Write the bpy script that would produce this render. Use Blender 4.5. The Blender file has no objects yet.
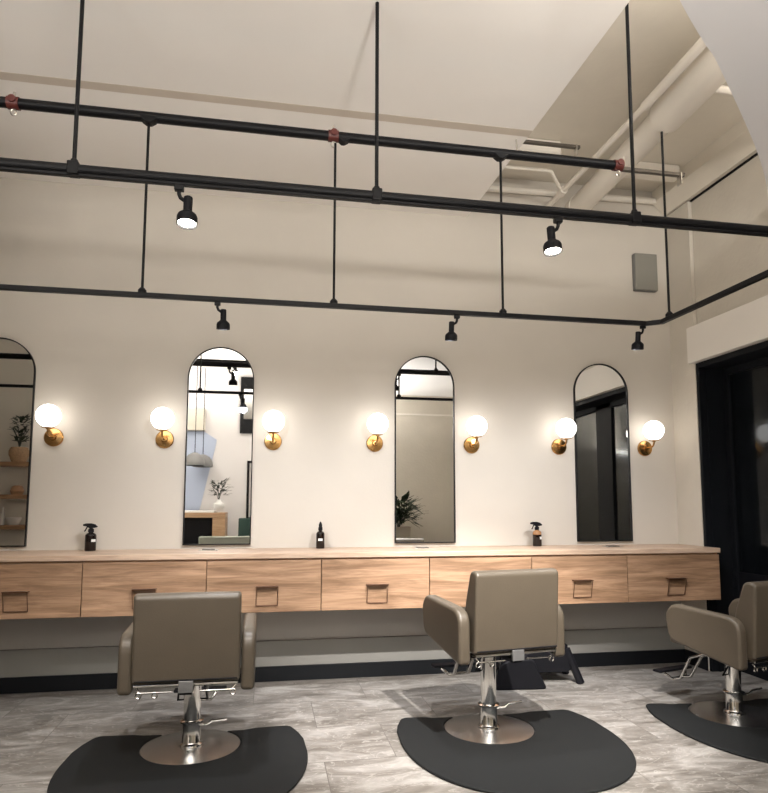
import bpy, bmesh, math, random
from math import sin, cos, pi, radians
from mathutils import Vector, Matrix

random.seed(7)
S = bpy.context.scene
COL = S.collection

# ------------------------------------------------------------------ camera
F_PX = 643.41
cd = bpy.data.cameras.new('camera')
cam = bpy.data.objects.new('camera', cd)
COL.objects.link(cam)
S.camera = cam
yaw, pitch, roll = .1791, .0972, .0021
fw = Vector((sin(yaw)*cos(pitch), cos(yaw)*cos(pitch), sin(pitch)))
r0 = Vector((cos(yaw), -sin(yaw), 0)); u0 = r0.cross(fw)
r1 = r0*cos(roll) + u0*sin(roll); u1 = u0*cos(roll) - r0*sin(roll)
M = Matrix((r1, u1, -fw)).transposed().to_4x4()
M.translation = Vector((2.2, -4.528, 1.1876))
cam.matrix_world = M
cd.sensor_fit = 'HORIZONTAL'; cd.sensor_width = 36.0
cd.lens = F_PX*36/768
cd.shift_y = (440.37-396.5)/768
cd.clip_start = .05

# ------------------------------------------------------------------ exposure, world
S.view_settings.view_transform = 'Standard'
S.view_settings.look = 'None'
S.view_settings.gamma = 1
S.view_settings.use_curve_mapping = False
S.view_settings.exposure = 0.18
w = bpy.data.worlds.new('night'); S.world = w; w.use_nodes = True
w.node_tree.nodes['Background'].inputs[0].default_value = (.010, .012, .018, 1)
w.node_tree.nodes['Background'].inputs[1].default_value = 1.0

GLOBE_E = 4.6
SPOT_BACK = 120.0     # third track, behind the chairs
SPOT_MID = 15.0
SPOT_WALL = 68.0
WARM = (1.0, .92, .83)
NEUT = (1.0, .96, .91)
COOL = (.86, .92, 1.0)

def area(name, loc, size, power, color, rot=(0, 0, 0)):
    l = bpy.data.lights.new(name, 'AREA'); l.shape = 'RECTANGLE'
    l.size, l.size_y = size; l.energy = power; l.color = color
    o = bpy.data.objects.new(name, l); COL.objects.link(o)
    o.location = loc; o.rotation_euler = rot
    return o

# added fill lights without fixtures, behind the camera, raising the ambient level
def lamp(name, loc, power, color, radius=.12):
    l = bpy.data.lights.new(name, 'POINT'); l.energy = power; l.color = color; l.shadow_soft_size = radius
    o = bpy.data.objects.new(name, l); COL.objects.link(o); o.location = loc
lamp('salon_fill', (0.0, -5.2, 2.3), 10, NEUT)
lamp('salon_fill', (2.5, -5.2, 2.3), 16, NEUT)
# added unseen fill panels that brighten the ceiling, above and behind the camera
area('ceiling_fill', (0.2, -5.15, 2.3), (.25, 1.5), 122, NEUT, (radians(180-8), 0, 0))
area('ceiling_fill', (2.9, -5.15, 2.0), (.25, 1.5), 122, NEUT, (radians(180-8), 0, 0))
# added fill light hidden above the lower slab, brightens the open ceiling
area('open_ceiling_fill', (4.3, -3.15, 3.30), (1.0, .10), 24, NEUT, (radians(90+8), 0, 0))

# ------------------------------------------------------------------ materials
def newmat(name):
    m = bpy.data.materials.new(name); m.use_nodes = True
    nt = m.node_tree; b = nt.nodes['Principled BSDF']
    return m, nt, b

def setp(b, **k):
    for n, v in k.items():
        n = n.replace('_', ' ')
        if n in b.inputs: b.inputs[n].default_value = v

def mat(name, rgb, rough=.5, metal=0.0, noise=0.0, scale=20, bump=0.0, bscale=80, spec=.5):
    m, nt, b = newmat(name)
    setp(b, Base_Color=(*rgb, 1), Roughness=rough, Metallic=metal)
    b.inputs['Specular IOR Level'].default_value = spec
    if noise or bump:
        tc = nt.nodes.new('ShaderNodeTexCoord')
    if noise:
        n = nt.nodes.new('ShaderNodeTexNoise'); n.inputs['Scale'].default_value = scale
        n.inputs['Detail'].default_value = 5
        nt.links.new(tc.outputs['Object'], n.inputs['Vector'])
        r = nt.nodes.new('ShaderNodeMapRange')
        r.inputs[1].default_value = .3; r.inputs[2].default_value = .7
        r.inputs[3].default_value = 1-noise; r.inputs[4].default_value = 1+noise
        nt.links.new(n.outputs['Fac'], r.inputs[0])
        x = nt.nodes.new('ShaderNodeMix'); x.data_type = 'RGBA'; x.blend_type = 'MULTIPLY'
        x.inputs[0].default_value = 1; x.inputs[6].default_value = (*rgb, 1)
        nt.links.new(r.outputs[0], x.inputs[7]); nt.links.new(x.outputs[2], b.inputs['Base Color'])
    if bump:
        n2 = nt.nodes.new('ShaderNodeTexNoise'); n2.inputs['Scale'].default_value = bscale
        nt.links.new(tc.outputs['Object'], n2.inputs['Vector'])
        bp = nt.nodes.new('ShaderNodeBump'); bp.inputs['Strength'].default_value = bump
        bp.inputs['Distance'].default_value = .01
        nt.links.new(n2.outputs['Fac'], bp.inputs['Height']); nt.links.new(bp.outputs[0], b.inputs['Normal'])
    return m

def wood_mat(name, dark, light, grain=1.0, rough=.45):
    m, nt, b = newmat(name)
    N = nt.nodes.new; L = nt.links.new
    tc = N('ShaderNodeTexCoord'); oi = N('ShaderNodeObjectInfo')
    off = N('ShaderNodeVectorMath'); off.operation = 'SCALE'; off.inputs['Scale'].default_value = 9
    cx = N('ShaderNodeCombineXYZ')
    for i in range(3): L(oi.outputs['Random'], cx.inputs[i])
    L(cx.outputs[0], off.inputs[0])
    add = N('ShaderNodeVectorMath'); add.operation = 'ADD'
    L(tc.outputs['Object'], add.inputs[0]); L(off.outputs[0], add.inputs[1])
    mp = N('ShaderNodeMapping'); mp.inputs['Scale'].default_value = (1.5, 9, 14)
    L(add.outputs[0], mp.inputs[0])
    n = N('ShaderNodeTexNoise'); n.inputs['Scale'].default_value = 1.3*grain; n.inputs['Detail'].default_value = 7
    n.inputs['Roughness'].default_value = .62; n.inputs['Distortion'].default_value = .7
    L(mp.outputs[0], n.inputs['Vector'])
    mp2 = N('ShaderNodeMapping'); mp2.inputs['Scale'].default_value = (5, 60, 110)
    L(add.outputs[0], mp2.inputs[0])
    n2 = N('ShaderNodeTexNoise'); n2.inputs['Scale'].default_value = 1.2; n2.inputs['Detail'].default_value = 3
    L(mp2.outputs[0], n2.inputs['Vector'])
    r = N('ShaderNodeValToRGB')
    r.color_ramp.elements[0].position = .32; r.color_ramp.elements[0].color = (*dark, 1)
    r.color_ramp.elements[1].position = .66; r.color_ramp.elements[1].color = (*light, 1)
    L(n.outputs['Fac'], r.inputs[0])
    mr = N('ShaderNodeMapRange'); mr.inputs[1].default_value = .35; mr.inputs[2].default_value = .65
    mr.inputs[3].default_value = .84; mr.inputs[4].default_value = 1.06
    L(n2.outputs['Fac'], mr.inputs[0])
    x = N('ShaderNodeMix'); x.data_type = 'RGBA'; x.blend_type = 'MULTIPLY'; x.inputs[0].default_value = 1
    L(r.outputs[0], x.inputs[6]); L(mr.outputs[0], x.inputs[7]); L(x.outputs[2], b.inputs['Base Color'])
    setp(b, Roughness=rough)
    return m

def floor_mat():
    m, nt, b = newmat('stone_tile')
    N = nt.nodes.new; L = nt.links.new
    tc = N('ShaderNodeTexCoord')
    mp = N('ShaderNodeMapping'); mp.inputs['Location'].default_value = (-.1035+.0, .055, 0)
    # rows 0.46 m deep, tiles 0.68 m long in running bond
    L(tc.outputs['Object'], mp.inputs[0])
    br = N('ShaderNodeTexBrick')
    br.inputs['Scale'].default_value = 1; br.inputs['Brick Width'].default_value = .68
    br.inputs['Row Height'].default_value = .46; br.inputs['Mortar Size'].default_value = .0022
    br.inputs['Mortar Smooth'].default_value = .3; br.offset = .5
    br.inputs['Color1'].default_value = (.0, 0, 0, 1); br.inputs['Color2'].default_value = (1, 1, 1, 1)
    br.inputs['Mortar'].default_value = (.5, .5, .5, 1); br.inputs['Bias'].default_value = 0
    L(mp.outputs[0], br.inputs['Vector'])
    # a shift of the stone pattern per tile
    sc = N('ShaderNodeVectorMath'); sc.operation = 'SCALE'; sc.inputs['Scale'].default_value = 7.3
    L(br.outputs['Color'], sc.inputs[0])
    ad = N('ShaderNodeVectorMath'); ad.operation = 'ADD'
    L(tc.outputs['Object'], ad.inputs[0]); L(sc.outputs[0], ad.inputs[1])
    mp2 = N('ShaderNodeMapping'); mp2.inputs['Rotation'].default_value = (0, 0, radians(-28)); mp2.inputs['Scale'].default_value = (1.6, 4.2, 1)
    L(ad.outputs[0], mp2.inputs[0])
    n = N('ShaderNodeTexNoise'); n.inputs['Scale'].default_value = 1.7; n.inputs['Detail'].default_value = 9
    n.inputs['Roughness'].default_value = .62; n.inputs['Distortion'].default_value = 1.1
    L(mp2.outputs[0], n.inputs['Vector'])
    r = N('ShaderNodeValToRGB'); e = r.color_ramp.elements
    e[0].position = .33; e[0].color = (.105, .094, .082, 1)
    e[1].position = .68; e[1].color = (.335, .32, .30, 1)
    q = e.new(.5); q.color = (.19, .175, .158, 1)
    L(n.outputs['Fac'], r.inputs[0])
    # pale veins
    n3 = N('ShaderNodeTexNoise'); n3.inputs['Scale'].default_value = 2.6; n3.inputs['Detail'].default_value = 6
    n3.inputs['Distortion'].default_value = 1.8
    L(mp2.outputs[0], n3.inputs['Vector'])
    sb = N('ShaderNodeMath'); sb.operation = 'SUBTRACT'; sb.inputs[1].default_value = .5
    L(n3.outputs['Fac'], sb.inputs[0])
    ab = N('ShaderNodeMath'); ab.operation = 'ABSOLUTE'; L(sb.outputs[0], ab.inputs[0])
    vr = N('ShaderNodeMapRange'); vr.inputs[1].default_value = 0; vr.inputs[2].default_value = .022
    vr.inputs[3].default_value = .55; vr.inputs[4].default_value = 0
    L(ab.outputs[0], vr.inputs[0])
    x = N('ShaderNodeMix'); x.data_type = 'RGBA'; L(vr.outputs[0], x.inputs[0]); L(r.outputs[0], x.inputs[6])
    x.inputs[7].default_value = (.42, .40, .375, 1)
    y = N('ShaderNodeMix'); y.data_type = 'RGBA'; L(br.outputs['Fac'], y.inputs[0]); L(x.outputs[2], y.inputs[6])
    y.inputs[7].default_value = (.11, .10, .09, 1)
    L(y.outputs[2], b.inputs['Base Color'])
    rr = N('ShaderNodeMapRange'); rr.inputs[3].default_value = .30; rr.inputs[4].default_value = .5
    L(n.outputs['Fac'], rr.inputs[0]); L(rr.outputs[0], b.inputs['Roughness'])
    bp = N('ShaderNodeBump'); bp.inputs['Strength'].default_value = .35; bp.inputs['Distance'].default_value = .01
    L(n.outputs['Fac'], bp.inputs['Height']); L(bp.outputs[0], b.inputs['Normal'])
    return m

def emis(name, rgb, e):
    m, nt, b = newmat(name)
    setp(b, Base_Color=(.8, .8, .8, 1), Roughness=.3)
    b.inputs['Emission Color'].default_value = (*rgb, 1); b.inputs['Emission Strength'].default_value = e
    return m

def glass_pane_mat(name, tint=(.010, .012, .014)):
    m = bpy.data.materials.new(name); m.use_nodes = True
    nt = m.node_tree; nt.nodes.clear(); N = nt.nodes.new; L = nt.links.new
    out = N('ShaderNodeOutputMaterial'); fr = N('ShaderNodeFresnel'); fr.inputs[0].default_value = 1.40
    tr = N('ShaderNodeBsdfTransparent'); tr.inputs[0].default_value = (.55, .58, .6, 1)
    df = N('ShaderNodeBsdfDiffuse'); df.inputs[0].default_value = (*tint, 1)
    mx0 = N('ShaderNodeMixShader'); mx0.inputs[0].default_value = .5
    L(tr.outputs[0], mx0.inputs[1]); L(df.outputs[0], mx0.inputs[2])
    gl = N('ShaderNodeBsdfGlossy'); gl.inputs['Roughness'].default_value = .09; gl.inputs[0].default_value = (.75, .78, .8, 1)
    mx = N('ShaderNodeMixShader'); L(fr.outputs[0], mx.inputs[0]); L(mx0.outputs[0], mx.inputs[1]); L(gl.outputs[0], mx.inputs[2])
    L(mx.outputs[0], out.inputs[0])
    return m

WALL = mat('painted_wall', (.57, .525, .46), .65, noise=.02, scale=3, bump=.06, bscale=60)
WALL2 = mat('painted_block_wall', (.57, .525, .45), .7, noise=.03, scale=5, bump=.25, bscale=30)
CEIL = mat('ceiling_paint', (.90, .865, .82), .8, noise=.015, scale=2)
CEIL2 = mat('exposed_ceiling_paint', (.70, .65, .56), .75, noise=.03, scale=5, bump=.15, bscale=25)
COOLP = mat('cool_white_paint', (.85, .84, .85), .8)
TRIMW = mat('trim_paint', (.74, .70, .64), .5)
TANSTRIP = mat('strip_tan', (.60, .53, .45), .8)
LOWER = mat('lower_wall_shade', (.40, .385, .36), .55, noise=.02, scale=6)  # wall colour darkened to hold the shade under the cabinets
BASEB = mat('black_baseboard', (.006, .007, .009), .5, spec=.2)
PIPEP = mat('painted_pipe', (.76, .71, .63), .4)
BLACK = mat('black_metal', (.004, .004, .005), .48, spec=.2)
FRAMEB = mat('black_window_paint', (.005, .006, .008), .6, spec=.15)
BLACKM = mat('matte_black_plastic', (.004, .004, .006), .6, spec=.2)
RED = mat('red_oxide_clamp', (.085, .014, .010), .5)
DARKSTEEL = mat('dark_steel', (.10, .085, .07), .4, metal=.5)
ZINC = mat('zinc_steel', (.5, .47, .42), .35, metal=.9)
CHROME = mat('chrome', (.72, .71, .69), .09, metal=1)
BRUSH = mat('brushed_steel', (.74, .75, .76), .27, metal=1)
_nt = BRUSH.node_tree; _b = _nt.nodes['Principled BSDF']; _b.inputs['Anisotropic'].default_value = .35
_t = _nt.nodes.new('ShaderNodeTangent'); _t.direction_type = 'RADIAL'; _t.axis = 'Z'
_nt.links.new(_t.outputs[0], _b.inputs['Tangent'])
GREYBR = mat('grey_bracket', (.20, .20, .20), .4, metal=.5)
BRASS = mat('aged_brass', (.52, .30, .11), .22, metal=1)
BRONZE = mat('bronze_wire', (.16, .085, .055), .4, metal=.8)
VINYL = mat('taupe_vinyl', (.080, .064, .046), .42, noise=.04, scale=9, bump=.08, bscale=180)
RUBBER = mat('black_rubber', (.0085, .0095, .010), .7, spec=.25, bump=.2, bscale=350)
MIRROR = mat('mirror_silver', (.88, .88, .86), .012, metal=1)
AMBER = mat('amber_glass', (.007, .003, .002), .08)
AMBERL = mat('amber_glass_clear', (.36, .19, .09), .12)
LABEL = mat('white_label', (.8, .8, .78), .5)
GRILLE = mat('grey_grille', (.23, .22, .19), .7, noise=.12, scale=220)
WOODF = wood_mat('oak_front', (.19, .105, .056), (.45, .28, .172))
WOODT = wood_mat('oak_worktop', (.43, .295, .205), (.62, .465, .345), grain=.8)
WOODB = wood_mat('oak_body', (.30, .17, .09), (.5, .30, .17))
WOODD = wood_mat('desk_wood', (.34, .20, .11), (.5, .33, .2))
FLOOR = floor_mat()
GLOBE = emis('opal_globe', (1.0, .95, .90), GLOBE_E)
LENS = emis('lamp_lens', (1.0, .92, .80), 40)
PANE = glass_pane_mat('dark_window_glass')
LEAF = mat('leaf_green', (.018, .035, .016), .45, noise=.2, scale=12)
LEAFG = mat('leaf_grey', (.035, .045, .035), .55)
POTW = mat('pot_ceramic', (.42, .38, .32), .5)
WHITE = mat('white_gloss', (.8, .8, .8), .3)
BLUEW = mat('pale_blue_paint', (.42, .48, .62), .8)
FARW = mat('far_wall_paint', (.66, .64, .64), .8)
GREYD = mat('grey_dome', (.17, .17, .17), .5)
GREENF = mat('dark_green_fabric', (.02, .05, .04), .8)
CREAM = mat('cream_box', (.62, .58, .50), .7)
SOFA = mat('grey_green_fabric', (.35, .37, .32), .8)

# ------------------------------------------------------------------ mesh helpers
def finish(bm, name, material, parent=None, smooth=0, bevel=0, segs=3, sub=0):
    bmesh.ops.recalc_face_normals(bm, faces=bm.faces)
    me = bpy.data.meshes.new(name); bm.to_mesh(me); bm.free()
    me.materials.append(material)
    o = bpy.data.objects.new(name, me); COL.objects.link(o)
    if parent is not None: o.parent = parent
    if bevel:
        md = o.modifiers.new('bevel', 'BEVEL'); md.width = bevel; md.segments = segs
        md.limit_method = 'ANGLE'; md.angle_limit = radians(40)
    if sub:
        md = o.modifiers.new('sub', 'SUBSURF'); md.levels = sub; md.render_levels = sub
    if smooth:
        for p in me.polygons: p.use_smooth = True
        me.set_sharp_from_angle(angle=radians(smooth))
    return o

def box(bm, x0, x1, y0, y1, z0, z1, mtx=None):
    vs = [bm.verts.new((x, y, z)) for x in (x0, x1) for y in (y0, y1) for z in (z0, z1)]
    for f in ((0, 1, 3, 2), (4, 6, 7, 5), (0, 4, 5, 1), (2, 3, 7, 6), (0, 2, 6, 4), (1, 5, 7, 3)):
        bm.faces.new([vs[i] for i in f])
    if mtx is not None: bmesh.ops.transform(bm, matrix=mtx, verts=vs)
    return vs

def frame_of(d):
    d = d.normalized(); a = Vector((0, 0, 1)) if abs(d.z) < .9 else Vector((1, 0, 0))
    u = d.cross(a).normalized(); return u, d.cross(u).normalized()

def rod(bm, a, b, r, r2=None, n=16):
    a, b = Vector(a), Vector(b); u, v = frame_of(b-a); r2 = r if r2 is None else r2
    A = [bm.verts.new(a+(u*cos(2*pi*i/n)+v*sin(2*pi*i/n))*r) for i in range(n)]
    B = [bm.verts.new(b+(u*cos(2*pi*i/n)+v*sin(2*pi*i/n))*r2) for i in range(n)]
    for i in range(n): bm.faces.new((A[i], A[(i+1) % n], B[(i+1) % n], B[i]))
    bm.faces.new(A[::-1]); bm.faces.new(B)

def tube(bm, pts, r, n=10, closed=False):
    pts = [Vector(p) for p in pts]; rings = []; k = len(pts); u = None
    for i, p in enumerate(pts):
        if closed: d = (pts[(i+1) % k]-pts[i-1])
        else: d = (pts[min(i+1, k-1)]-pts[max(i-1, 0)])
        d.normalize()
        if u is None: u, _ = frame_of(d)
        u = (u-d*u.dot(d)).normalized(); v = d.cross(u)
        rings.append([bm.verts.new(p+(u*cos(2*pi*j/n)+v*sin(2*pi*j/n))*r) for j in range(n)])
    for i in range(k if closed else k-1):
        A, B = rings[i], rings[(i+1) % k]
        for j in range(n): bm.faces.new((A[j], A[(j+1) % n], B[(j+1) % n], B[j]))
    if not closed:
        bm.faces.new(rings[0][::-1]); bm.faces.new(rings[-1])

def lathe(bm, prof, n=32, c=(0, 0, 0), mtx=None):
    """prof: list of (r, z); r = 0 ends close to a point."""
    c = Vector(c); rings = []; allv = []
    for r, z in prof:
        if r < 1e-6: ring = [bm.verts.new(c+Vector((0, 0, z)))]
        else: ring = [bm.verts.new(c+Vector((r*cos(2*pi*i/n), r*sin(2*pi*i/n), z))) for i in range(n)]
        rings.append(ring); allv += ring
    for A, B in zip(rings, rings[1:]):
        for i in range(n):
            a0, a1 = A[i % len(A)], A[(i+1) % len(A)]; b0, b1 = B[i % len(B)], B[(i+1) % len(B)]
            f = []
            for q in (a0, a1, b1, b0):
                if q not in f: f.append(q)
            if len(f) > 2: bm.faces.new(f)
    if len(rings[0]) > 1: bm.faces.new(rings[0][::-1])
    if len(rings[-1]) > 1: bm.faces.new(rings[-1])
    if mtx is not None: bmesh.ops.transform(bm, matrix=mtx, verts=allv)

def prism(bm, pts, axis, a, b):
    """pts 2D polygon extruded from a to b along axis (0 x, 1 y, 2 z)."""
    def P(p, t):
        return {0: (t, p[0], p[1]), 1: (p[0], t, p[1]), 2: (p[0], p[1], t)}[axis]
    A = [bm.verts.new(P(p, a)) for p in pts]; B = [bm.verts.new(P(p, b)) for p in pts]
    n = len(pts)
    for i in range(n): bm.faces.new((A[i], A[(i+1) % n], B[(i+1) % n], B[i]))
    bm.faces.new(A[::-1]); bm.faces.new(B)

def rounded(pts, rad, seg=6):
    """round the corners of a convex/concave polygon"""
    out = []; n = len(pts)
    for i in range(n):
        p = Vector(pts[i]); a = Vector(pts[i-1]); b = Vector(pts[(i+1) % n])
        r = rad[i] if isinstance(rad, (list, tuple)) else rad
        da = (a-p); db = (b-p); r = min(r, da.length*.48, db.length*.48)
        if r < 1e-5: out.append(tuple(p)); continue
        s = p+da.normalized()*r; e = p+db.normalized()*r
        for k in range(seg+1):
            t = k/seg; q = s*(1-t)**2+p*2*t*(1-t)+e*t*t
            out.append(tuple(q))
    return out

def one(name, material, fn, parent=None, **k):
    bm = bmesh.new(); fn(bm); return finish(bm, name, material, parent, **k)

def struct(name, material, fn, label=None, **k):
    o = one(name, material, fn, **k)
    o['kind'] = 'structure'
    if label: o['label'] = label
    return o

def thing(name, label, cat, loc=(0, 0, 0), rz=0, group=None):
    o = bpy.data.objects.new(name, None); COL.objects.link(o)
    o.empty_display_size = .05; o.location = loc; o.rotation_euler = (0, 0, rz)
    o['label'] = label; o['category'] = cat
    if group: o['group'] = group
    return o

def tag(o, label, cat, group=None):
    o['label'] = label; o['category'] = cat
    if group: o['group'] = group
    return o

def spot(name, loc, target, power, angle, blend=.5, color=WARM, radius=.03):
    l = bpy.data.lights.new(name, 'SPOT'); l.energy = power; l.spot_size = radians(angle)
    l.spot_blend = blend; l.color = color; l.shadow_soft_size = radius
    o = bpy.data.objects.new(name, l); COL.objects.link(o); o.location = loc
    o.rotation_euler = (Vector(target)-Vector(loc)).to_track_quat('-Z', 'Y').to_euler()
    return o

# ================================================================== THE ROOM
XR = 5.33
XL = -2.6
YF = -7.0
struct('floor', FLOOR, lambda bm: box(bm, XL-.1, XR+.9, YF-.1, .1, -.1, 0))
struct('wall_back', WALL, lambda bm: box(bm, XL-.1, XR+.3, 0, .12, .265, 3.85))
LEDGE = mat('lower_ledge_shade', (.22, .215, .20), .6, noise=.02, scale=6)  # same paint as the wall above it, cabinet shade put into the colour
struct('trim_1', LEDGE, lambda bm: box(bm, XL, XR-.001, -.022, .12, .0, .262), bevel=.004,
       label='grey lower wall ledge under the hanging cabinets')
# back wall under the cabinets, its shade put into a darker colour
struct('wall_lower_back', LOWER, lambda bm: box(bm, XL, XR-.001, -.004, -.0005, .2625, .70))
struct('baseboard_back', BASEB, lambda bm: box(bm, XL, XR-.002, -.036, -.0225, .0, .0975), bevel=.002)
struct('baseboard_right', BASEB, lambda bm: box(bm, XR-.012, XR-.0005, -.284, -.0365, .0, .0975), bevel=.002)
struct('wall_left', WALL2, lambda bm: box(bm, XL-.12, XL, YF, 0, 0, 3.85))
struct('wall_front', FARW, lambda bm: box(bm, XL-.1, XR+.9, YF-.12, YF, 0, 3.85))
struct('wall_front', WALL2, lambda bm: box(bm, 2.7, XR+.28, YF+.001, -6.0, 0, 3.48))
struct('wall_partition', mat('partition_paint', (.80, .77, .70), .7), lambda bm: box(bm, XL+.01, .35, -3.32, -3.2, 0, 3.3))
# right wall: block pilaster, panel above the shop window, header beam
struct('trim_2', WALL2, lambda bm: box(bm, XR, XR+.30, -.285, -.0005, 0, 3.495),
       label='painted block pilaster in the right corner')
struct('wall_right', WALL2, lambda bm: (box(bm, XR+.03, XR+.30, YF, -.29, 2.36, 3.85)))
struct('wall_right', WALL2, lambda bm: (box(bm, XR+.03, XR+.30, YF, -3.6, 0, 2.36)))
struct('trim_3', TRIMW, lambda bm: box(bm, XR-.045, XR+.029, -5.99, -.262, 2.232, 2.502), bevel=.004,
       label='white header board over the dark shop window')
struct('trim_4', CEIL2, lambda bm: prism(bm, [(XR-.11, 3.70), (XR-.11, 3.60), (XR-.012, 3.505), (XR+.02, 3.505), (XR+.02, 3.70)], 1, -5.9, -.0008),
       label='painted beam along the top of the right wall')

struct('shadow_gap', BLACK, lambda bm: box(bm, XR+.018, XR+.029, -5.9, -.29, 3.490, 3.5035))  # black strip put in for the shade in the gap below the beam
# window: black frame, panes, post, solid lower panel
wn = bpy.data.objects.new('window_1', None); COL.objects.link(wn); wn['kind'] = 'structure'
GX = 5.54
def wframe(bm):
    x0, x1 = GX, GX+.07
    box(bm, x0, x1, -.36, -.2865, 0, 2.23)
    box(bm, x0, x1, -1.62, -1.32, 0, 2.23)
    box(bm, x0, x1, -2.42, -2.30, 0, 2.23)
    box(bm, x0, x1, -3.595, -3.45, 0, 2.23)
    box(bm, x0, x1, -3.45, -.36, 2.14, 2.23)
    box(bm, x0, x1, -3.45, -.36, 0, .12)
one('window_frame', FRAMEB, wframe, wn, bevel=.004)
one('window_jamb', FRAMEB, lambda bm: (box(bm, XR+.004, GX-.0005, -.315, -.2865, 0, 2.23), box(bm, XR+.004, GX-.0005, -3.599, -.3155, 2.19, 2.2315)), wn, bevel=.003)
one('window_jamb', FRAMEB, lambda bm: box(bm, XR+.06, XR+.075, -.322, -.3152, 0, 2.18), wn)
for a, b in ((-1.32, -.36), (-2.30, -1.62), (-3.45, -2.42)):
    one('window_pane', PANE, lambda bm: box(bm, GX+.02, GX+.03, a, b, .70, 2.14), wn)
    one('window_panel', BLACKM, lambda bm: box(bm, GX+.012, GX+.05, a, b, .12, .70), wn)

# dropped ceiling with a flush tan strip, its right edge leaving the pipes open
def zc(y): return 3.36+.05*min(-y, 2.6)
def ex(y): return 3.66+.062*min(-y, 2.4)
def drop(y0, y1, inset=0):
    def f(bm):
        vs = []
        for y in (y0, y1):
            for x in (XL, ex(y)-inset):
                for dz in (inset, .30): vs.append(bm.verts.new((x, y, zc(y)+dz)))
        for q in ((0, 1, 3, 2), (4, 6, 7, 5), (0, 4, 5, 1), (2, 3, 7, 6), (0, 2, 6, 4), (1, 5, 7, 3)):
            bm.faces.new([vs[i] for i in q])
    return f
struct('ceiling', CEIL, drop(-1.02, -.0005))
struct('ceiling', TANSTRIP, drop(-1.082, -1.0205, -.001))
struct('ceiling', CEIL, drop(-2.6, -1.0825))
struct('ceiling', CEIL, lambda bm: box(bm, XL, 3.60, YF, -2.6005, 3.49, 3.8))
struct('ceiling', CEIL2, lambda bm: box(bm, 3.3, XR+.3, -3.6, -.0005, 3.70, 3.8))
# lower slab near the camera, cool white, cut on a long curve
edge = [(3.30, -2.87), (3.633, -2.592), (3.851, -2.424), (3.963, -2.345), (4.163, -2.18), (4.395, -1.985), (4.66, -1.755), (4.94, -1.49), (5.31, -1.10)]
def cat_rom(P, k=6):
    out = []
    for i in range(len(P)-1):
        a, b, c, d = [Vector(P[max(0, min(len(P)-1, j))]) for j in (i-1, i, i+1, i+2)]
        for q in range(k):
            t = q/k
            out.append(tuple(.5*((2*b)+(c-a)*t+(2*a-5*b+4*c-d)*t*t+(3*b-a-3*c+d)*t**3)))
    return out+[tuple(P[-1])]
edge = cat_rom(edge)
slab = edge+[(XR+.02, -1.08), (XR+.02, -6.95), (3.30, -6.95)]
struct('ceiling', COOLP, lambda bm: prism(bm, slab, 2, 3.0, 3.10), label='lower cool white ceiling slab with a curved edge')

# ================================================================== pipes in the open ceiling
dt = thing('ventilation_duct', 'thick round painted duct under the open ceiling at top right', 'duct', (4.5, -1.3, 3.5))
dl = (0, 0, 0)
def inv(p): return (p[0]-4.5, p[1]+1.3, p[2]-3.5)
one('duct_section', PIPEP, lambda bm: rod(bm, inv((4.545, -.002, 3.485)), inv((4.50, -1.25, 3.49)), .082, n=40), dt, smooth=40)
one('duct_section', PIPEP, lambda bm: rod(bm, inv((4.50, -1.245, 3.49)), inv((4.44, -2.6, 3.49)), .102, n=40), dt, smooth=40)
one('collar', DARKSTEEL, lambda bm: rod(bm, inv((4.501, -1.238, 3.49)), inv((4.50, -1.249, 3.49)), .0845, n=40), dt, smooth=40)
one('end_cap', PIPEP, lambda bm: rod(bm, inv((4.545, -.02, 3.485)), inv((4.543, -.09, 3.485)), .092, n=40), dt, smooth=40)
cp = thing('sprinkler_pipe', 'thin white pipe running beside the thick duct', 'pipe', (4.32, 0, 3.5))
one('pipe_run', PIPEP, lambda bm: rod(bm, (0.0, -.002, 0), (.01, -1.31, 0), .020, n=20), cp, smooth=40)
one('pipe_run', PIPEP, lambda bm: rod(bm, (.01, -1.30, 0), (-.02, -2.6, 0), .028, n=20), cp, smooth=40)
one('branch_pipe', PIPEP, lambda bm: tube(bm, [(-.62, -.47, .02), (-.23, -.48, .02), (-.19, -.47, .02), (0, -.24, 0)], .012), cp, smooth=40)
one('pipe_coupling', PIPEP, lambda bm: rod(bm, (.0, -.21, 0), (.0, -.28, 0), .03, n=20), cp, smooth=40)
o = one('wall_conduit', PIPEP, lambda bm: (rod(bm, (3.70, -.026, 3.585), (4.44, -.026, 3.60), .024, n=16)), smooth=40)
tag(o, 'white conduit along the top of the back wall, left of the duct', 'conduit')
o = one('wall_conduit', PIPEP, lambda bm: (rod(bm, (4.66, -.026, 3.60), (5.30, -.026, 3.61), .026, n=16)), smooth=40)
tag(o, 'white conduit along the top of the back wall, right of the duct', 'conduit')
o = one('ceiling_conduit', PIPEP, lambda bm: (box(bm, 3.72, 4.17, -.56, -.48, 3.60, 3.699)), bevel=.01)
tag(o, 'shallow painted box beam beside the edge of the dropped ceiling', 'beam')
o = one('ceiling_conduit', PIPEP, lambda bm: (box(bm, 4.62, 5.18, -.42, -.34, 3.60, 3.699)), bevel=.01)
tag(o, 'shallow painted box beam right of the duct near the corner', 'beam')
o = one('side_pipe', PIPEP, lambda bm: (rod(bm, (4.60, -1.52, 3.50), (5.2, -1.50, 3.50), .022, n=16)), smooth=40)
tag(o, 'short white pipe leaving the duct towards the right wall', 'pipe')
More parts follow.
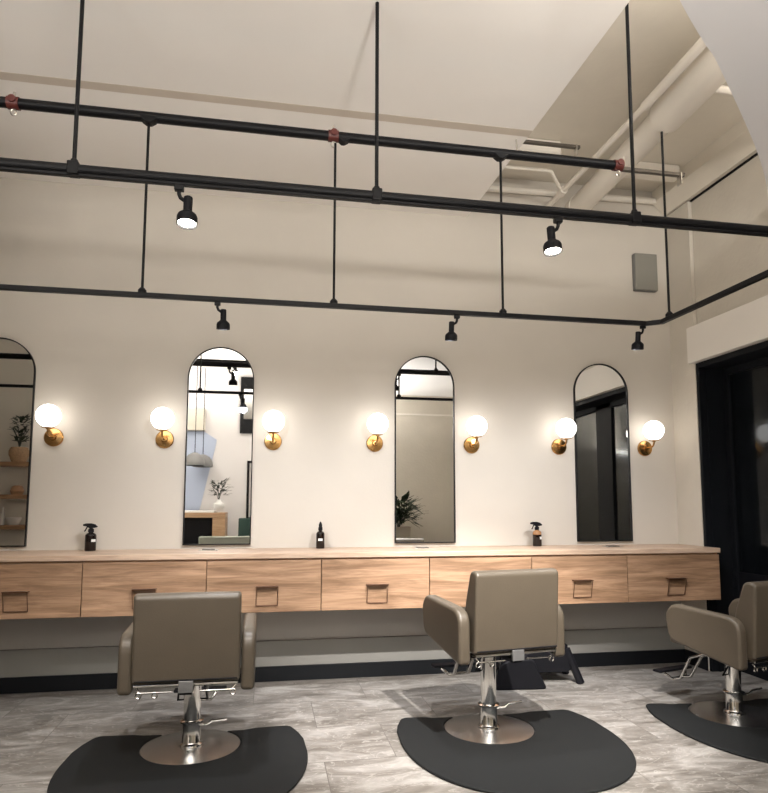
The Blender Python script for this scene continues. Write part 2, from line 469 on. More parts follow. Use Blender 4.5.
def strut(name, x0, x1, y, z, label, hang, ztop=3.699):
    t = thing(name, label, 'strut', (x0, y, z))
    L = x1-x0
    one('channel', DARKSTEEL, lambda bm: (box(bm, 0, L, -.012, .012, 0, .018)), t)
    for hx in ([hang] if hang else []):
        one('hanger', PIPEP, lambda bm: rod(bm, (hx, 0, .018), (hx, 0, ztop-z), .004, n=8), t)
    one('plate', ZINC, lambda bm: box(bm, L-.03, L-.024, -.02, .02, -.05, .02), t)
    return t
strut('pipe_support', 3.74, 4.16, -.83, 3.487, 'dark steel support bar left of the thin white pipe', .012)
strut('pipe_support', 4.126, 4.52, -1.36, 3.055, 'dark steel support bar continuing the end of the upper black pipe', None)

# ================================================================== black pipe rails
yA, zA, zC = -1.377, 2.174, 3.072
yB, zB = -1.847, 2.533
# upper pipe with clamps
pc = thing('hanging_pipe', 'upper black pipe with red clamps, ends beside the white duct', 'pipe', (2.5, yA, zC))
one('pipe_run', BLACK, lambda bm: rod(bm, (-3.6, 0, 0), (1.60, 0, 0), .0250, n=20), pc, smooth=40)
for x in (1.594, 3.4073, .66-.01, -.29):
    one('saddle', BLACK, lambda bm: prism(bm, [(-.045+x-2.5, 0), (-.032+x-2.5, -.022), (-.012+x-2.5, -.036), (.012+x-2.5, -.036), (.032+x-2.5, -.022), (.045+x-2.5, 0)], 1, -.024, .024), pc, bevel=.004)
one('saddle', BLACK, lambda bm: prism(bm, [(.015, 0), (.03, -.022), (.045, -.034), (.06, -.034), (.08, -.022), (.095, 0)], 1, -.023, .023), pc, bevel=.004)
def clamp(x, end=False):
    c = one('red_clamp', RED, lambda bm: (rod(bm, (x-.028, 0, 0), (x+.024, 0, 0), .030, n=14),
                                          rod(bm, (x, -.036, .006), (x, .036, .006), .018, n=10)), pc, smooth=35)
    c['label'] = 'red clamp around the pipe'
    one('clamp_bolt', ZINC, lambda bm: rod(bm, (x+(.035 if end else 0), 0, .02), (x+(.035 if end else 0), 0, .055), .006, n=8), c)
    one('clamp_ring', ZINC, lambda bm: (tube(bm, [(x+.012*cos(k*pi/6), 0, -.045+.015*sin(k*pi/6)) for k in range(12)], .004, 6, True)), c)
clamp(.983-2.5); clamp(0.003); clamp(4.10-2.5, True); 
one('hanger_strap', ZINC, lambda bm: tube(bm, [(3.52-2.5+.02*cos(a), .0, .0+.03*sin(a)) for a in [k*pi/8 for k in range(-2, 11)]]+[(3.50-2.5, 0, .09)], .004, 6), pc)

# lower track A, with a chamfered corner, running back along the right side
ta = thing('lighting_track', 'lower black lighting track nearest the wall, turning at the right corner', 'track', (2.5, yA, zA))
def sq_path(bm, pts, h, wd):
    """rectangular section along a horizontal path with mitred corners"""
    pts = [Vector(p) for p in pts]; rings = []
    for i, p in enumerate(pts):
        a = (pts[i]-pts[i-1]).normalized() if i else None
        b = (pts[i+1]-pts[i]).normalized() if i < len(pts)-1 else None
        if a is None: t = b; s = 1
        elif b is None: t = a; s = 1
        else: t = (a+b).normalized(); s = 1/max(.3, t.dot(a))
        nrm = Vector((-t.y, t.x, 0))*s*wd/2
        rings.append([bm.verts.new(p+q) for q in (nrm+Vector((0, 0, h/2)), -nrm+Vector((0, 0, h/2)), -nrm-Vector((0, 0, h/2)), nrm-Vector((0, 0, h/2)))])
    for A, B in zip(rings, rings[1:]):
        for j in range(4): bm.faces.new((A[j], A[(j+1) % 4], B[(j+1) % 4], B[j]))
    bm.faces.new(rings[0][::-1]); bm.faces.new(rings[-1])
one('rail', BLACK, lambda bm: sq_path(bm, [(-3.6, 0, 0), (4.235-2.5, 0, 0), (4.30-2.5, -.05, 0), (4.30-2.5, -1.2, 0)], .024, .026), ta, bevel=.003)
for x in (.65, 1.594, 2.5121, 3.4073):
    one('drop_rod', BLACK, lambda bm: rod(bm, (x-2.5, 0, .012), (x-2.5, 0, zC-zA-.0375), .0065, n=10), ta, smooth=40)
    one('rod_fitting', BLACK, lambda bm: lathe(bm, [(.020, 0), (.020, .014), (.010, .026), (0, .026)], 12, (x-2.5, 0, .010)), ta)
one('drop_rod', BLACK, lambda bm: rod(bm, (4.30-2.5, -.115, .012), (4.30-2.5, -.115, 3.225-zA), .0065, n=10), ta, smooth=40)
one('rod_fitting', BLACK, lambda bm: lathe(bm, [(.020, 0), (.020, .014), (.010, .026), (0, .026)], 12, (4.30-2.5, -.115, .010)), ta)

# upper track B
tb = thing('lighting_track', 'long black lighting track crossing the whole picture between the other two', 'track', (2.5, yB, zB))
one('rail', BLACK, lambda bm: rod(bm, (-3.6, 0, 0), (XR-2.5-.002, 0, 0), .0225, n=24), tb, smooth=40)
one('rail_lip', BLACK, lambda bm: box(bm, -3.6, XR-2.5-.003, -.012, .012, -.0285, -.012), tb, bevel=.002)
for x in (0.13, 1.402, 2.650, 3.893):
    top = (zc(yB) if x < 3.7 else 3.7)-zB
    one('drop_rod', BLACK, lambda bm: rod(bm, (x-2.5, 0, .02), (x-2.5, 0, top-.002), .0085, n=12), tb, smooth=40)
    one('rod_fitting', BLACK, lambda bm: (box(bm, x-2.5-.022, x-2.5+.022, -.024, .024, -.026, .030), rod(bm, (x-2.5, 0, .03), (x-2.5, 0, .045), .014, n=12)), tb, bevel=.005)

# third track D, seen in the mirrors
yD, zD = -3.14, 2.84
td = thing('lighting_track', 'black lighting track behind the chairs, glimpsed in the second mirror', 'track', (2.5, yD, zD))
one('rail', BLACK, lambda bm: box(bm, -1.9, .98, -.018, .018, -.018, .018), td, bevel=.003)
for x in (-1.2, .3):
    one('drop_rod', BLACK, lambda bm: rod(bm, (x, 0, .018), (x, 0, 3.488-zD), .008, n=12), td, smooth=40)

def spotlight(label, loc, lit, size=1.0, flip=1, lean=0.0, turn=0.0, group=None):
    """track head hanging from loc (underside of the rail)"""
    t = thing('track_spotlight', label, 'spotlight', loc, turn, group)
    s = size
    one('adapter', BLACK, lambda bm: box(bm, -.018*s, .018*s, -.013*s, .013*s, -.022*s, -.0005), t, bevel=.003)
    one('swivel_arm', BLACK, lambda bm: tube(bm, [(0, 0, -.02*s), (.0, 0, -.035*s), (.006*flip*s, 0, -.05*s), (.024*flip*s, 0, -.062*s)], .008*s, 8), t, smooth=50)
    c = Vector((.036*flip*s, 0, -.048*s))
    R = Matrix.Translation(c) @ Matrix.Rotation(lean, 4, 'X')
    one('head', BLACKM, lambda bm: lathe(bm, [(.013*s, .004*s), (.0175*s, 0), (.0175*s, -.062*s), (.036*s, -.078*s), (.040*s, -.088*s), (.040*s, -.118*s), (.037*s, -.118*s), (.037*s, -.104*s), (0, -.104*s)], 28, mtx=R), t, smooth=40)
    if lit:
        one('lamp_lens', LENS, lambda bm: lathe(bm, [(0, -.110*s), (.034*s, -.110*s), (.034*s, -.1042*s), (0, -.1042*s)][::-1], 28, mtx=R), t, smooth=40)
    p = Matrix.Translation(Vector(loc)) @ Matrix.Rotation(turn, 4, 'Z') @ R @ Vector((0, 0, -.125*s))
    d = Matrix.Rotation(turn, 4, 'Z') @ R.to_3x3().to_4x4() @ Vector((0, 0, -1))
    return p, d

# lit heads of the middle track
p, d = spotlight('lit black track spotlight above the second mirror', (1.815, yB, zB-.0285), True, 1.05, 1, radians(-9))
spot('lamp_light', p, p+d, SPOT_MID, 95, .6)
p, d = spotlight('lit black track spotlight right of the third mirror, just below the white duct', (3.503, yB, zB-.0285), True, 1.05, -1, radians(-9))
spot('lamp_light', p, p+d, SPOT_MID, 95, .6)
# small heads of the wall track
for x, fl, lb in ((1.945, 1, 'small black spotlight over the second mirror'), (3.155, -1, 'small black spotlight over the right side of the third mirror'), (4.215, -1, 'small black spotlight at the corner of the wall track')):
    p, d = spotlight(lb, (x, yA, zA-.012), False, .80, fl, radians(8))
    spot('lamp_light', p, p+d+Vector((0, .55, 0)), SPOT_WALL, 125, .9, (.95, .96, 1.0))
# heads of the rear track: one over each chair
for x, tx, pw, lb in ((1.77, 1.86, 1.4, 'reflected in the second mirror'), (3.36, 3.45, 7.0, 'farther right along it')):
    p, d = spotlight('lit black spotlight on the track behind the chairs, '+lb, (x, yD, zD-.018), True, 1.0, 1, radians(38))
    spot('lamp_light', p, (tx, -1.25, .4), SPOT_BACK*pw, 44 if x < 2 else 50, .8, NEUT, .02)
p, d = spotlight('lit black spotlight under the cool white ceiling slab', (4.75, -4.1, 3.0), True, 1.0, 1, radians(38))
spot('lamp_light', p, (4.75, -1.9, .0), SPOT_BACK*1.3, 44, .7, NEUT)

# ================================================================== speaker
sp = thing('wall_speaker', 'grey rectangular speaker high on the wall near the right corner', 'speaker', (5.115, -.001, 3.01))
one('cabinet', GREYBR, lambda bm: box(bm, -.097, .097, -.04, 0, -.150, .150), sp, bevel=.006)
one('grille', GRILLE, lambda bm: box(bm, -.095, .095, -.05, -.0402, -.148, .148), sp, bevel=.006)

# ================================================================== mirrors
MW, MZ0, MZ1 = .445, .905, 2.262
for cx, label in ((.462, 'tall arched black-framed mirror cut by the left edge of the picture, nearest the first sconce'),
                  (1.874, 'tall arched mirror showing pendant lamps and a wooden desk'),
                  (3.319, 'tall arched mirror showing a leafy potted plant at its foot'),
                  (4.711, 'tall arched mirror showing the dark shop window')):
    t = thing('arched_mirror', label, 'mirror', (cx, -.001, MZ0), 0, 'arched mirrors along the wall')
    r = MW/2; h = MZ1-MZ0-r
    def arch(rr, inset=0):
        return [(-rr, inset)]+[(rr, inset)]+[(rr*cos(a), h+rr*sin(a)) for a in [pi*k/40 for k in range(41)]]
    def fr(bm):
        O = arch(r); I = arch(r-.007, .007)
        def ring(P, y): return [bm.verts.new((p[0], y, p[1])) for p in P]
        a, b, c, d2 = ring(O, -.001), ring(O, -.022), ring(I, -.022), ring(I, -.001)
        n = len(O)
        for A, B in ((a, b), (b, c), (c, d2), (d2, a)):
            for i in range(n): bm.faces.new((A[i], A[(i+1) % n], B[(i+1) % n], B[i]))
    one('mirror_frame', BLACK, fr, t, smooth=30)
    one('mirror_glass', MIRROR, lambda bm: prism(bm, arch(r-.0072, .0072), 1, -.012, -.001), t)

# ================================================================== sconces
sl = ['globe wall sconce just right of the leftmost mirror', 'globe wall sconce just left of the mirror with pendant lamps',
      'globe wall sconce just right of the mirror with pendant lamps', 'globe wall sconce just left of the mirror with the potted plant',
      'globe wall sconce just right of the mirror with the potted plant', 'globe wall sconce just left of the mirror showing the dark window',
      'globe wall sconce between the last mirror and the right corner']
for x, l in zip((.815, 1.513, 2.234, 2.951, 3.673, 4.360, 5.070), sl):
    t = thing('wall_sconce', l, 'lamp', (x, -.0005, 1.613), 0, 'globe sconces on the wall')
    one('backplate', BRASS, lambda bm: lathe(bm, [(0, 0), (.060, 0), (.060, .010), (.055, .016), (.022, .020), (.018, .034), (0, .036)], 36, mtx=Matrix.Rotation(radians(90), 4, 'X')), t, smooth=35)
    one('arm', BRASS, lambda bm: tube(bm, [(0, -.03, 0), (0, -.08, 0), (0, -.105, .004), (0, -.122, .017), (0, -.13, .036), (0, -.13, .046)], .0065, 12), t, smooth=50)
    one('cup', BRASS, lambda bm: lathe(bm, [(0, 0), (.010, 0), (.014, .004), (.036, .008), (.038, .012), (0, .012)], 28, (0, -.13, .040)), t, smooth=35)
    one('globe', GLOBE, lambda bm: lathe(bm, [(0, -.074)]+[(.074*sin(a), -.074*cos(a)) for a in [pi*k/24 for k in range(1, 24)]]+[(0, .074)], 40, (0, -.13, .1265)), t, smooth=60)

# ================================================================== worktop and hanging cabinets
DC = .466
o = one('worktop', WOODT, lambda bm: box(bm, -2.4, XR-.003, -DC-.003, -.001, .847, .880), bevel=.003)
tag(o, 'long pale oak worktop running under all the mirrors', 'worktop')
seams = [-.245, .455, 1.149, 1.851, 2.542, 3.233, 3.928, 4.615, XR-.012]
hlab = ['at the far left outside most of the picture', 'cut by the left edge of the picture', 'left of the first salon chair', 'right of the first salon chair',
        'between the first and second salon chairs', 'behind the second salon chair', 'right of the second salon chair', 'next to the shop window']
for i in range(8):
    x0, x1 = seams[i], seams[i+1]; W = x1-x0; m_ = W/2
    t = thing('drawer_cabinet', 'oak wall-hung drawer cabinet '+hlab[i], 'cabinet', (x0, 0, .525), 0, 'drawer cabinets under the worktop')
    one('body', WOODB, lambda bm: box(bm, .0012, W-.0012, -DC+.020, -.0045, .004, .3205), t)
    d_ = one('drawer', WOODF, lambda bm: box(bm, .0025, W-.0025, -DC, -DC+.0195, 0, .310), t, bevel=.0015)
    hx = {1: .348, 2: .35, 3: .360, 4: .351, 5: m_, 6: .350, 7: .354}.get(i, m_)
    def hd(bm):
        a = .064; zt, zb = .153, .042
        yt, yb = -DC-.034, -DC-.006
        tube(bm, [(hx-a, yt, zt), (hx+a, yt, zt), (hx+a, yb, zb), (hx-a, yb, zb)], .0032, 8, True)
        box(bm, hx-a-.004, hx+a+.004, yt-.004, -DC+.001, zt-.002, zt+.004)
    one('handle', BRONZE, hd, d_)

# ================================================================== grommets on the worktop
for cx, cy, lab in ((1.835, -.17, 'below the mirror with pendant lamps'), (3.25, -.20, 'below the mirror with the potted plant'), (4.64, -.24, 'below the mirror showing the dark window'), (.47, -.17, 'below the leftmost mirror')):
    t = thing('cable_outlet', 'small flat metal cable outlet in the worktop '+lab, 'outlet', (cx, cy, .8805), 0, 'cable outlets in the worktop')
    one('plate', ZINC, lambda bm: box(bm, -.06, .06, -.045, .045, 0, .004), t, bevel=.0015)
    one('lid', DARKSTEEL, lambda bm: box(bm, -.04, .04, -.028, .028, .0042, .009), t, bevel=.0015)

# ================================================================== bottles
def bottle(label, loc, rz, r, h, kind, liquid):
    t = thing('spray_bottle' if kind == 'spray' else 'dropper_bottle', label, 'bottle', loc, rz)
    prof = [(0, 0), (r*.93, 0), (r, .004), (r, h*.80), (r*.96, h*.86), (r*.75, h*.93), (r*.42, h*.97), (r*.40, h), (0, h)]
    if liquid:
        one('bottle_glass', AMBER, lambda bm: lathe(bm, [(0, 0), (r*.93, 0), (r, .004), (r, h*.70), (0, h*.70)], 28), t, smooth=40)
        one('upper_glass', AMBERL, lambda bm: lathe(bm, [(0, h*.701), (r, h*.701), (r, h*.80), (r*.96, h*.86), (r*.75, h*.93), (r*.42, h*.97), (r*.40, h), (0, h)], 28), t, smooth=40)
    else:
        one('bottle_glass', AMBER, lambda bm: lathe(bm, prof, 28), t, smooth=40)
    if kind == 'spray':
        one('cap', BLACKM, lambda bm: lathe(bm, [(0, h), (r*.52, h), (r*.52, h+.018), (r*.30, h+.024), (r*.30, h+.03), (0, h+.03)], 20), t, smooth=40)
        one('trigger_head', BLACKM, lambda bm: (prism(bm, [(-.048, h+.050), (-.047, h+.040), (-.026, h+.036), (-.012, h+.026), (.014, h+.026), (.034, h+.030), (.038, h+.036), (.022, h+.050), (.0, h+.056), (-.030, h+.056)], 1, -.011, .011)), t, bevel=.002)
        one('trigger', BLACKM, lambda bm: tube(bm, [(-.020, 0, h+.038), (-.028, 0, h+.026), (-.034, 0, h+.012), (-.040, 0, h+.004)], .004, 8), t, smooth=40)
    else:
        one('cap', BLACKM, lambda bm: lathe(bm, [(0, h), (r*.52, h), (r*.52, h+.020), (r*.40, h+.024), (r*.42, h+.038), (r*.18, h+.058), (0, h+.062)], 20), t, smooth=40)
    return t
def lab_on(t, r, z0, z1, a0, a1):
    def f(bm):
        n = 8; R0 = r+.0004; R1 = r+.0010
        vs = []
        for k in range(n+1):
            a = radians(a0+(a1-a0)*k/n)
            vs.append([bm.verts.new((R*cos(a), R*sin(a), z)) for R, z in ((R0, z0), (R1, z0), (R1, z1), (R0, z1))])
        for A, B in zip(vs, vs[1:]):
            for j in range(4): bm.faces.new((A[j], A[(j+1) % 4], B[(j+1) % 4], B[j]))
        bm.faces.new(vs[0][::-1]); bm.faces.new(vs[-1])
    o = one('paper_label', LABEL, f, t, smooth=40); o['label'] = 'small white paper label'
t = bottle('dark trigger spray bottle standing between the two leftmost sconces', (1.095, -.10, .8805), 0, .034, .118, 'spray', False); lab_on(t, .034, .058, .074, -70, -20)
t = bottle('small dark bottle with a pointed cap between the second and third mirrors', (2.563, -.10, .8805), 0, .0285, .120, 'drop', False); lab_on(t, .0285, .052, .068, -125, -65)
t = bottle('amber trigger spray bottle between the third and fourth mirrors', (4.129, -.10, .8805), 0, .0315, .118, 'spray', True); lab_on(t, .0315, .050, .068, -75, -25)

# ================================================================== salon chairs
def chair(label, loc, rz, h, foot=True):
    t = thing('salon_chair', label, 'chair', loc, rz, 'taupe salon chairs')
    # round steel base
    b_ = one('base_disc', BRUSH, lambda bm: lathe(bm, [(0, .0), (.233, .0), (.235, .004), (.233, .009), (.19, .0125), (.09, .016), (.05, .017), (0, .017)], 64), t, smooth=35)
    one('pump_column', CHROME, lambda bm: lathe(bm, [(0, .017), (.058, .017), (.056, .024), (.047, .030), (.044, .035), (.044, .122), (.056, .125), (.057, .133), (.042, .138), (0, .138)], 40), t, smooth=35)
    one('piston', CHROME, lambda bm: lathe(bm, [(0, .1385), (.040, .1385), (.040, .16), (.042, .25+h), (.044, .335+h), (0, .335+h)], 32), t, smooth=35)
    one('pump_lever', CHROME, lambda bm: tube(bm, [(.036, -.02, .115), (.075, -.035, .118), (.10, -.04, .135), (.17, -.05, .142)], .0055, 10), t, smooth=50)
    one('support_strut', BLACK, lambda bm: (tube(bm, [(-.055, -.05, .335+h), (-.070, .01, .225+h)], .005, 8), tube(bm, [(.055, -.05, .335+h), (.070, .01, .225+h)], .005, 8),
                                            tube(bm, [(-.072, .01, .226+h), (.072, .01, .226+h)], .004, 8)), t, smooth=50)
    # mechanism under the seat
    one('seat_plate', BLACKM, lambda bm: (box(bm, -.11, .11, -.17, .16, .3355+h, .356+h), box(bm, -.225, .225, -.225, -.19, .352+h, .372+h)), t, bevel=.004)
    one('back_bracket', GREYBR, lambda bm: box(bm, -.032, .032, -.315, -.302, .345+h, .397+h), t, bevel=.003)
    one('bracket_bar', BLACKM, lambda bm: box(bm, -.026, .026, -.3015, -.16, .334+h, .350+h), t)
    # towel bar with hooks
    for s_ in (-1, 1):
        tb_ = one('towel_bar', CHROME, lambda bm: tube(bm, [(s_*.215, -.275, .365+h), (s_*.20, -.285, .345+h), (s_*.06, -.285, .345+h)], .0045, 8), t, smooth=50)
        for hx in (-.205, -.135) if s_ < 0 else (.205,):
            one('hook', CHROME, lambda bm: tube(bm, [(hx+.012*cos(a), -.285, .335+h+.012*sin(a)) for a in [pi*k/5 for k in range(10)]], .004, 6, True), tb_, smooth=50)
    # seat cushion
    def seat(bm): prism(bm, rounded([(-.2245, -.19), (.2245, -.19), (.215, .27), (-.215, .27)], [.02, .02, .07, .07]), 2, .373+h, .485+h)
    one('seat', VINYL, seat, t, bevel=.025, segs=4, smooth=50)
    # back: slightly reclined padded panel
    prof = rounded([(-.305, .385+h), (-.330, .778+h), (-.262, .785+h), (-.195, .60+h), (-.205, .385+h)], [.018, .030, .035, .05, .02])
    one('backrest', VINYL, lambda bm: prism(bm, prof, 0, -.2335, .2335), t, bevel=.014, segs=4, smooth=50)
    o = one('back_piping', BLACKM, lambda bm: (tube(bm, [(-.222, -.3085, .400+h), (.222, -.3085, .400+h)], .0035, 8)), t)
    one('back_edge_bar', CHROME, lambda bm: box(bm, -.225, .225, -.300, -.25, .372+h, .3835+h), t, bevel=.002)
    # arms
    for s in (-1, 1):
        pts = rounded([(-.275, .328+h), (-.275, .595+h), (.150, .618+h), (.200, .555+h), (.175, .410+h)], [.03, .085, .05, .06, .05])
        x0, x1 = sorted((s*.2375, s*.300))
        def arm(bm):
            prism(bm, pts, 0, x0, x1)
        one('armrest', VINYL, arm, t, bevel=.022, segs=5, smooth=50)
    # footrest
    f_ = one('footrest', CHROME, lambda bm: (tube(bm, [(-.05, .10, .33+h), (-.05, .24, .27+h), (-.045, .32, .135+h), (-.045, .37, .12+h)], .009, 10),
                                            tube(bm, [(.05, .10, .33+h), (.05, .24, .27+h), (.045, .32, .135+h), (.045, .37, .12+h)], .009, 10),
                                            tube(bm, [(-.09, .40, .150+h), (-.06, .37, .12+h), (.06, .37, .12+h), (.09, .40, .150+h)], .009, 10)), t, smooth=50)
    one('foot_pad', BLACKM, lambda bm: box(bm, -.14, .14, .385, .445, .155+h, .170+h), f_, bevel=.006)
    return t
chair('taupe salon chair with dark back facing the wall, on the leftmost mat', (1.86, -1.15, .0), 0, 0)
chair('taupe salon chair raised higher and turned slightly left, middle of the three', (3.375, -1.16, .0), radians(9), .078)
chair('taupe salon chair cut by the right edge of the picture, turned left', (4.82, -1.18, .0), radians(15), 0.0)

# ================================================================== anti-fatigue mats
def floor_mat_obj(label, cx, cy, rz, notch):
    """D-shaped mat: origin at chair base, notch for the base disc"""
    o_pts = []
    a, b, yc, top = .553, .66, -.16, .205
    n = 60
    bot = []
    for k in range(n+1):
        th = pi+pi*k/n
        c_, s_ = cos(th), sin(th); e = 2/2.25
        bot.append((a*math.copysign(abs(c_)**e, c_), yc+b*math.copysign(abs(s_)**e, s_)))
    R = .262; nx, ny = notch
    # from right side up to the top, then the notch, then left
    right = [(a-.008, .0), (a-.028, .09)]+[(a-.055-.05*(1-cos(t_)), top-.045+.045*sin(t_)) for t_ in (.2, .7, 1.2, 1.57)]
    R = .2365
    a0 = math.asin(min(1, (top-.03-ny)/R))
    arc = []
    for k in range(33):
        th = a0-(pi+2*a0)*k/32
        arc.append((nx+R*cos(th), ny+R*sin(th)))
    right += [(nx+R+.07, top-.008), (nx+R+.01, top-.028)]
    left = [(nx-R-.01, top-.028), (nx-R-.07, top-.008)]+[(-x, y) for x, y in [(a-.055-.05*(1-cos(t_)), top-.045+.045*sin(t_)) for t_ in (1.57, 1.2, .7, .2)]+[(a-.028, .09), (a-.008, .0)]]
    poly = bot+right+arc+left
    o = one('floor_mat', RUBBER, lambda bm: prism(bm, poly, 2, 0, .013), bevel=.006, segs=3)
    o.location = (cx, cy, .0005); o.rotation_euler = (0, 0, rz)
    tag(o, label, 'mat', 'black half-round rubber mats')
    return o
floor_mat_obj('black half-round rubber mat under the leftmost salon chair', 1.86, -1.15, 0, (0, 0))
floor_mat_obj('black half-round rubber mat under the middle salon chair', 3.43, -1.145, radians(-1), (-.0555, -.0160))
floor_mat_obj('black half-round rubber mat under the salon chair at the right edge', 4.895, -1.155, radians(-2), (-.076, -.027))

# ================================================================== step stool behind the middle chair
st = thing('step_stool', 'black plastic step stool behind the middle salon chair', 'stool', (4.065, -.29, 0), radians(-4))
one('top_step', BLACKM, lambda bm: prism(bm, rounded([(-.15, -.10), (.15, -.10), (.15, .10), (-.15, .10)], .03), 2, .215, .245), st, bevel=.008)
for sx in (-1, 1):
    for sy in (-1, 1):
        one('leg', BLACKM, lambda bm: rod(bm, (sx*.135, sy*.085, .22), (sx*.215, sy*.13, .0), .027, .027, n=6), st, bevel=.004)
one('apron', BLACKM, lambda bm: (prism(bm, [(-.15, .215), (.15, .215), (.185, .10), (.13, .075), (-.13, .075), (-.185, .10)], 1, -.112, -.092), prism(bm, [(-.15, .215), (.15, .215), (.185, .10), (.13, .075), (-.13, .075), (-.185, .10)], 1, .092, .112)), st)
one('lower_step', BLACKM, lambda bm: prism(bm, rounded([(-.40, 0), (-.37, .15), (-.30, .19), (-.14, .19), (-.10, .10), (-.05, 0)], .03), 1, -.235, -.135), st, bevel=.015)
one('side_panel', BLACKM, lambda bm: prism(bm, rounded([(-.34, .06), (-.32, .16), (-.19, .20), (-.16, .06)], .02), 1, -.134, .09), st, bevel=.01)

# ================================================================== what the mirrors show of the rest of the salon
# reception desk
dk = thing('reception_desk', 'wooden reception desk with a white top, reflected in the second mirror', 'desk', (.75, -6.5, 0))
one('desk_top', WHITE, lambda bm: box(bm, -.75, .62, -.28, .30, 1.03, 1.06), dk, bevel=.004)
one('desk_frame', WOODD, lambda bm: (box(bm, -.75, .80, -.30, .32, .95, 1.029), ), dk, bevel=.004)
one('side_panel', WOODD, lambda bm: box(bm, .60, .80, -.30, .32, 0, .949), dk, bevel=.004)
one('front_panel', BLACKM, lambda bm: box(bm, -.75, .599, .20, .25, 0, .949), dk)
# alcove and soffit
o = one('alcove_panel', BLUEW, lambda bm: prism(bm, [(-.6, 1.0), (1.05, 1.0), (1.30, 2.15), (1.32, 2.28), (1.10, 2.42), (-.6, 2.42)], 1, YF+.001, YF+.02))
tag(o, 'pale blue angled wall panel behind the desk, seen in the second mirror', 'panel')
o = one('wall_box', CREAM, lambda bm: box(bm, -.5, 1.12, YF+.001, YF+.12, 2.43, 2.80), bevel=.004)
tag(o, 'cream boxed panel above the pendant lamps, seen in the second mirror', 'panel')
for i, (px, py) in enumerate(((1.03, -6.35), (1.12, -6.75))):
    t = thing('pendant_lamp', ('grey dome pendant lamp hanging nearer over the desk, reflected in the second mirror', 'grey dome pendant lamp hanging farther over the desk, reflected in the second mirror')[i], 'lamp', (px, py, 1.79), 0, 'dome pendants over the desk')
    one('shade', GREYD, lambda bm: lathe(bm, [(.165, 0), (.165, .04), (.15, .11), (.11, .17), (.05, .205), (.02, .215), (0, .215), (0, .20), (.045, .19), (.10, .158), (.138, .10), (.155, .04), (.155, 0)], 32), t, smooth=40)
    one('cord', BLACK, lambda bm: rod(bm, (0, 0, .21), (0, 0, 3.488-1.79), .006, n=8), t)
# vase with branches
def foliage(bm, n, c, spread, up, leaf, width, seed, droop=0.0):
    rnd = random.Random(seed)
    for k in range(n):
        a = rnd.uniform(0, 2*pi); t = rnd.uniform(.3, 1.0); e = rnd.uniform(.1, 1)
        base = Vector(c)+Vector((cos(a)*spread*t*.8, sin(a)*spread*t*.8, up*(e)))
        d = Vector((cos(a), sin(a), rnd.uniform(-.4-droop, .9))).normalized()*leaf*rnd.uniform(.6, 1.2)
        u, v = frame_of(d); wv = u*width*rnd.uniform(.7, 1.2)
        p = [base, base+d*.4+wv, base+d, base+d*.4-wv]
        q = [x+v*.002 for x in p]
        A = [bm.verts.new(x) for x in p]; B = [bm.verts.new(x) for x in q]
        bm.faces.new(A[::-1]); bm.faces.new(B)
        for i in range(4): bm.faces.new((A[i], A[(i+1) % 4], B[(i+1) % 4], B[i]))
def plant(name, label, loc, potp, stems, fol, cat='plant', potm=POTW, lm=LEAF):
    t = thing(name, label, cat, loc)
    one('pot' if name != 'branch_vase' else 'vase', potm, lambda bm: lathe(bm, potp, 28), t, smooth=40)
    def s_(bm):
        rnd = random.Random(3)
        for k in range(stems[0]):
            a = 2*pi*k/stems[0]; R = stems[2]*rnd.uniform(.5, 1)
            tube(bm, [(0, 0, stems[3]), (cos(a)*R*.3, sin(a)*R*.3, stems[3]+stems[1]*.5), (cos(a)*R, sin(a)*R, stems[3]+stems[1])], .004, 6)
    one('stems', LEAFG, s_, t)
    o = one('leaves', lm, lambda bm: foliage(bm, *fol), t)
    return t
plant('branch_vase', 'white round vase with grey-green branches on the reception desk', (1.43, -6.30, 1.0605),
      [(0, 0), (.06, 0), (.09, .05), (.085, .11), (.04, .15), (.035, .18), (0, .18)], (7, .22, .14, .15),
      (70, (0, 0, .22), .15, .26, .11, .022, 5), potm=WHITE, lm=LEAFG)
# black framed wall pieces and a dark green chair back
t = thing('wall_screen', 'tall glossy black screen high on the far wall, reflected in the second mirror', 'screen', (1.92, YF+.001, 2.9))
one('screen_frame', BLACK, lambda bm: box(bm, -.21, .21, 0, .05, -.5, .5), t, bevel=.004)
one('screen_glass', MIRROR, lambda bm: box(bm, -.15, .18, .0505, .054, -.25, .28), t)
t = thing('picture_frame', 'thin black frame on the far wall, at the edge of the second mirror', 'frame', (2.20, YF+.001, 0))
def pf(bm):
    box(bm, -.35, -.31, 0, .03, .9, 1.92); box(bm, .31, .35, 0, .03, .9, 1.92)
    box(bm, -.31, .31, 0, .03, 1.88, 1.92); box(bm, -.31, .31, 0, .03, .9, .94)
one('frame_border', BLACK, pf, t)
one('frame_glass', FARW, lambda bm: box(bm, -.309, .309, .001, .012, .941, 1.879), t)
t = thing('waiting_chair', 'dark green upholstered chair by the far wall, reflected in the second mirror', 'chair', (2.02, -5.6, 0))
one('seat', GREENF, lambda bm: box(bm, -.25, .25, -.25, .25, .36, .48), t, bevel=.03)
one('backrest', GREENF, lambda bm: box(bm, -.25, .25, -.30, -.2505, .40, .95), t, bevel=.02)
for sx in (-.2, .2):
    for sy in (-.2, .2): one('leg', WOODD, lambda bm: rod(bm, (sx, sy, .36), (sx*1.1, sy*1.1, 0), .018, .012, n=10), t)
t = thing('bench', 'low grey-green bench back in front of the desk, reflected in the second mirror', 'bench', (1.85, -4.9, 0))
one('seat', SOFA, lambda bm: box(bm, -.55, .55, -.25, .20, .25, .45), t, bevel=.03)
one('backrest', SOFA, lambda bm: box(bm, -.55, .55, .2005, .30, .12, .73), t, bevel=.02)
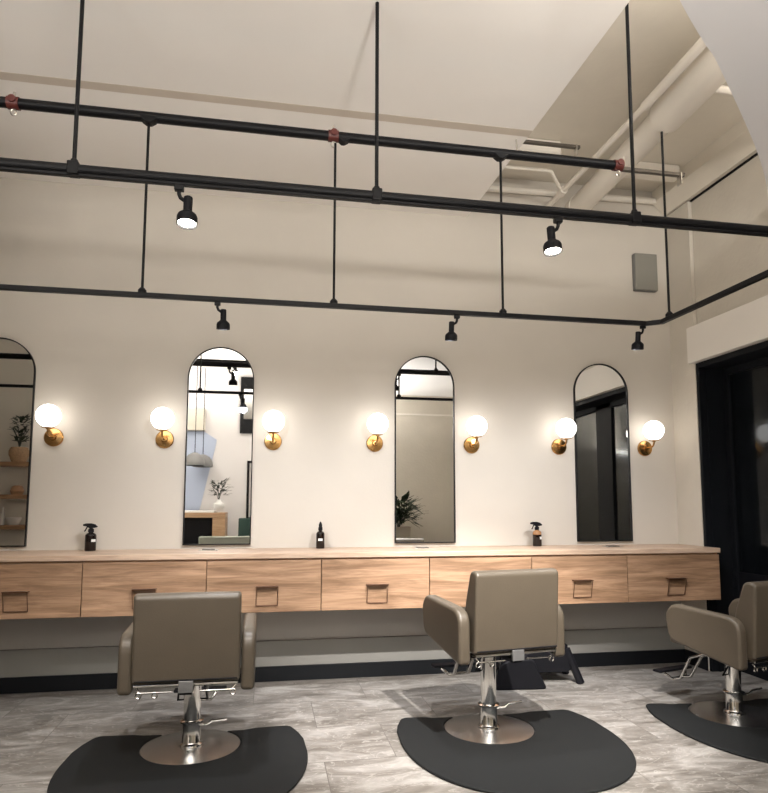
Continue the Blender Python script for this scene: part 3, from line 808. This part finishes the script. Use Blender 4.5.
for sx in (-.48, .48): one('leg', WOODD, lambda bm: box(bm, sx-.03, sx+.03, -.2, .15, 0, .249), t)
# leafy plant in a tall planter
plant('potted_plant', 'bushy dark green plant in a tall pale planter, reflected in the third mirror', (4.25, -5.5, 0),
      [(0, 0), (.14, 0), (.19, .80), (.20, .82), (.17, .82), (.17, .78), (0, .78)], (12, .35, .28, .78),
      (260, (0, 0, .86), .30, .40, .22, .034, 11, .3))
t = thing('reception_bench', 'narrow sill along the far wall', 'trim')
bpy.data.objects.remove(t)
struct('trim_5', TRIMW, lambda bm: box(bm, 2.71, XR-.05, -5.9995, -5.985, 2.66, 2.69))
# shelves on the partition wall, reflected in the leftmost mirror
ys = -3.2
shelf_z = (1.29, 1.00, .0)
for i, z in enumerate((1.62, 1.27, .945)):
    o = one('floating_shelf', WOODB, lambda bm: box(bm, -.70, -.05, ys+.0005, ys+.26, z-.045, z), bevel=.004)
    tag(o, 'wooden floating shelf, %s of the three reflected in the leftmost mirror' % ('top', 'middle', 'bottom')[i], 'shelf', 'floating shelves')
plant('potted_plant', 'small leafy plant on the top shelf, reflected in the leftmost mirror', (-.45, ys+.16, 1.6205),
      [(0, 0), (.07, 0), (.10, .08), (.10, .12), (.08, .16), (0, .16)], (8, .22, .10, .15),
      (80, (0, 0, .18), .08, .32, .08, .020, 21), potm=mat('wicker', (.45, .3, .18), .8, noise=.2, scale=60))
o = one('tan_jar', mat('tan_ceramic', (.5, .3, .18), .5), lambda bm: lathe(bm, [(0, 0), (.055, 0), (.07, .04), (.05, .09), (.03, .10), (0, .10)], 24), smooth=40)
o.location = (-.47, ys+.1, 1.2705); tag(o, 'tan rounded jar on the middle shelf, reflected in the leftmost mirror', 'jar')
o = one('white_bowl', WHITE, lambda bm: lathe(bm, [(0, 0), (.05, 0), (.08, .06), (.078, .08), (0, .08)], 24), smooth=40)
o.location = (-.49, ys+.1, .9455); tag(o, 'white bowl on the bottom shelf, reflected in the leftmost mirror', 'bowl')
o = one('white_bottle', WHITE, lambda bm: lathe(bm, [(0, 0), (.022, 0), (.022, .12), (.01, .14), (.01, .19), (0, .19)], 24), smooth=40)
o.location = (-.60, ys+.1, .9455); tag(o, 'slim white bottle on the bottom shelf, reflected in the leftmost mirror', 'bottle')
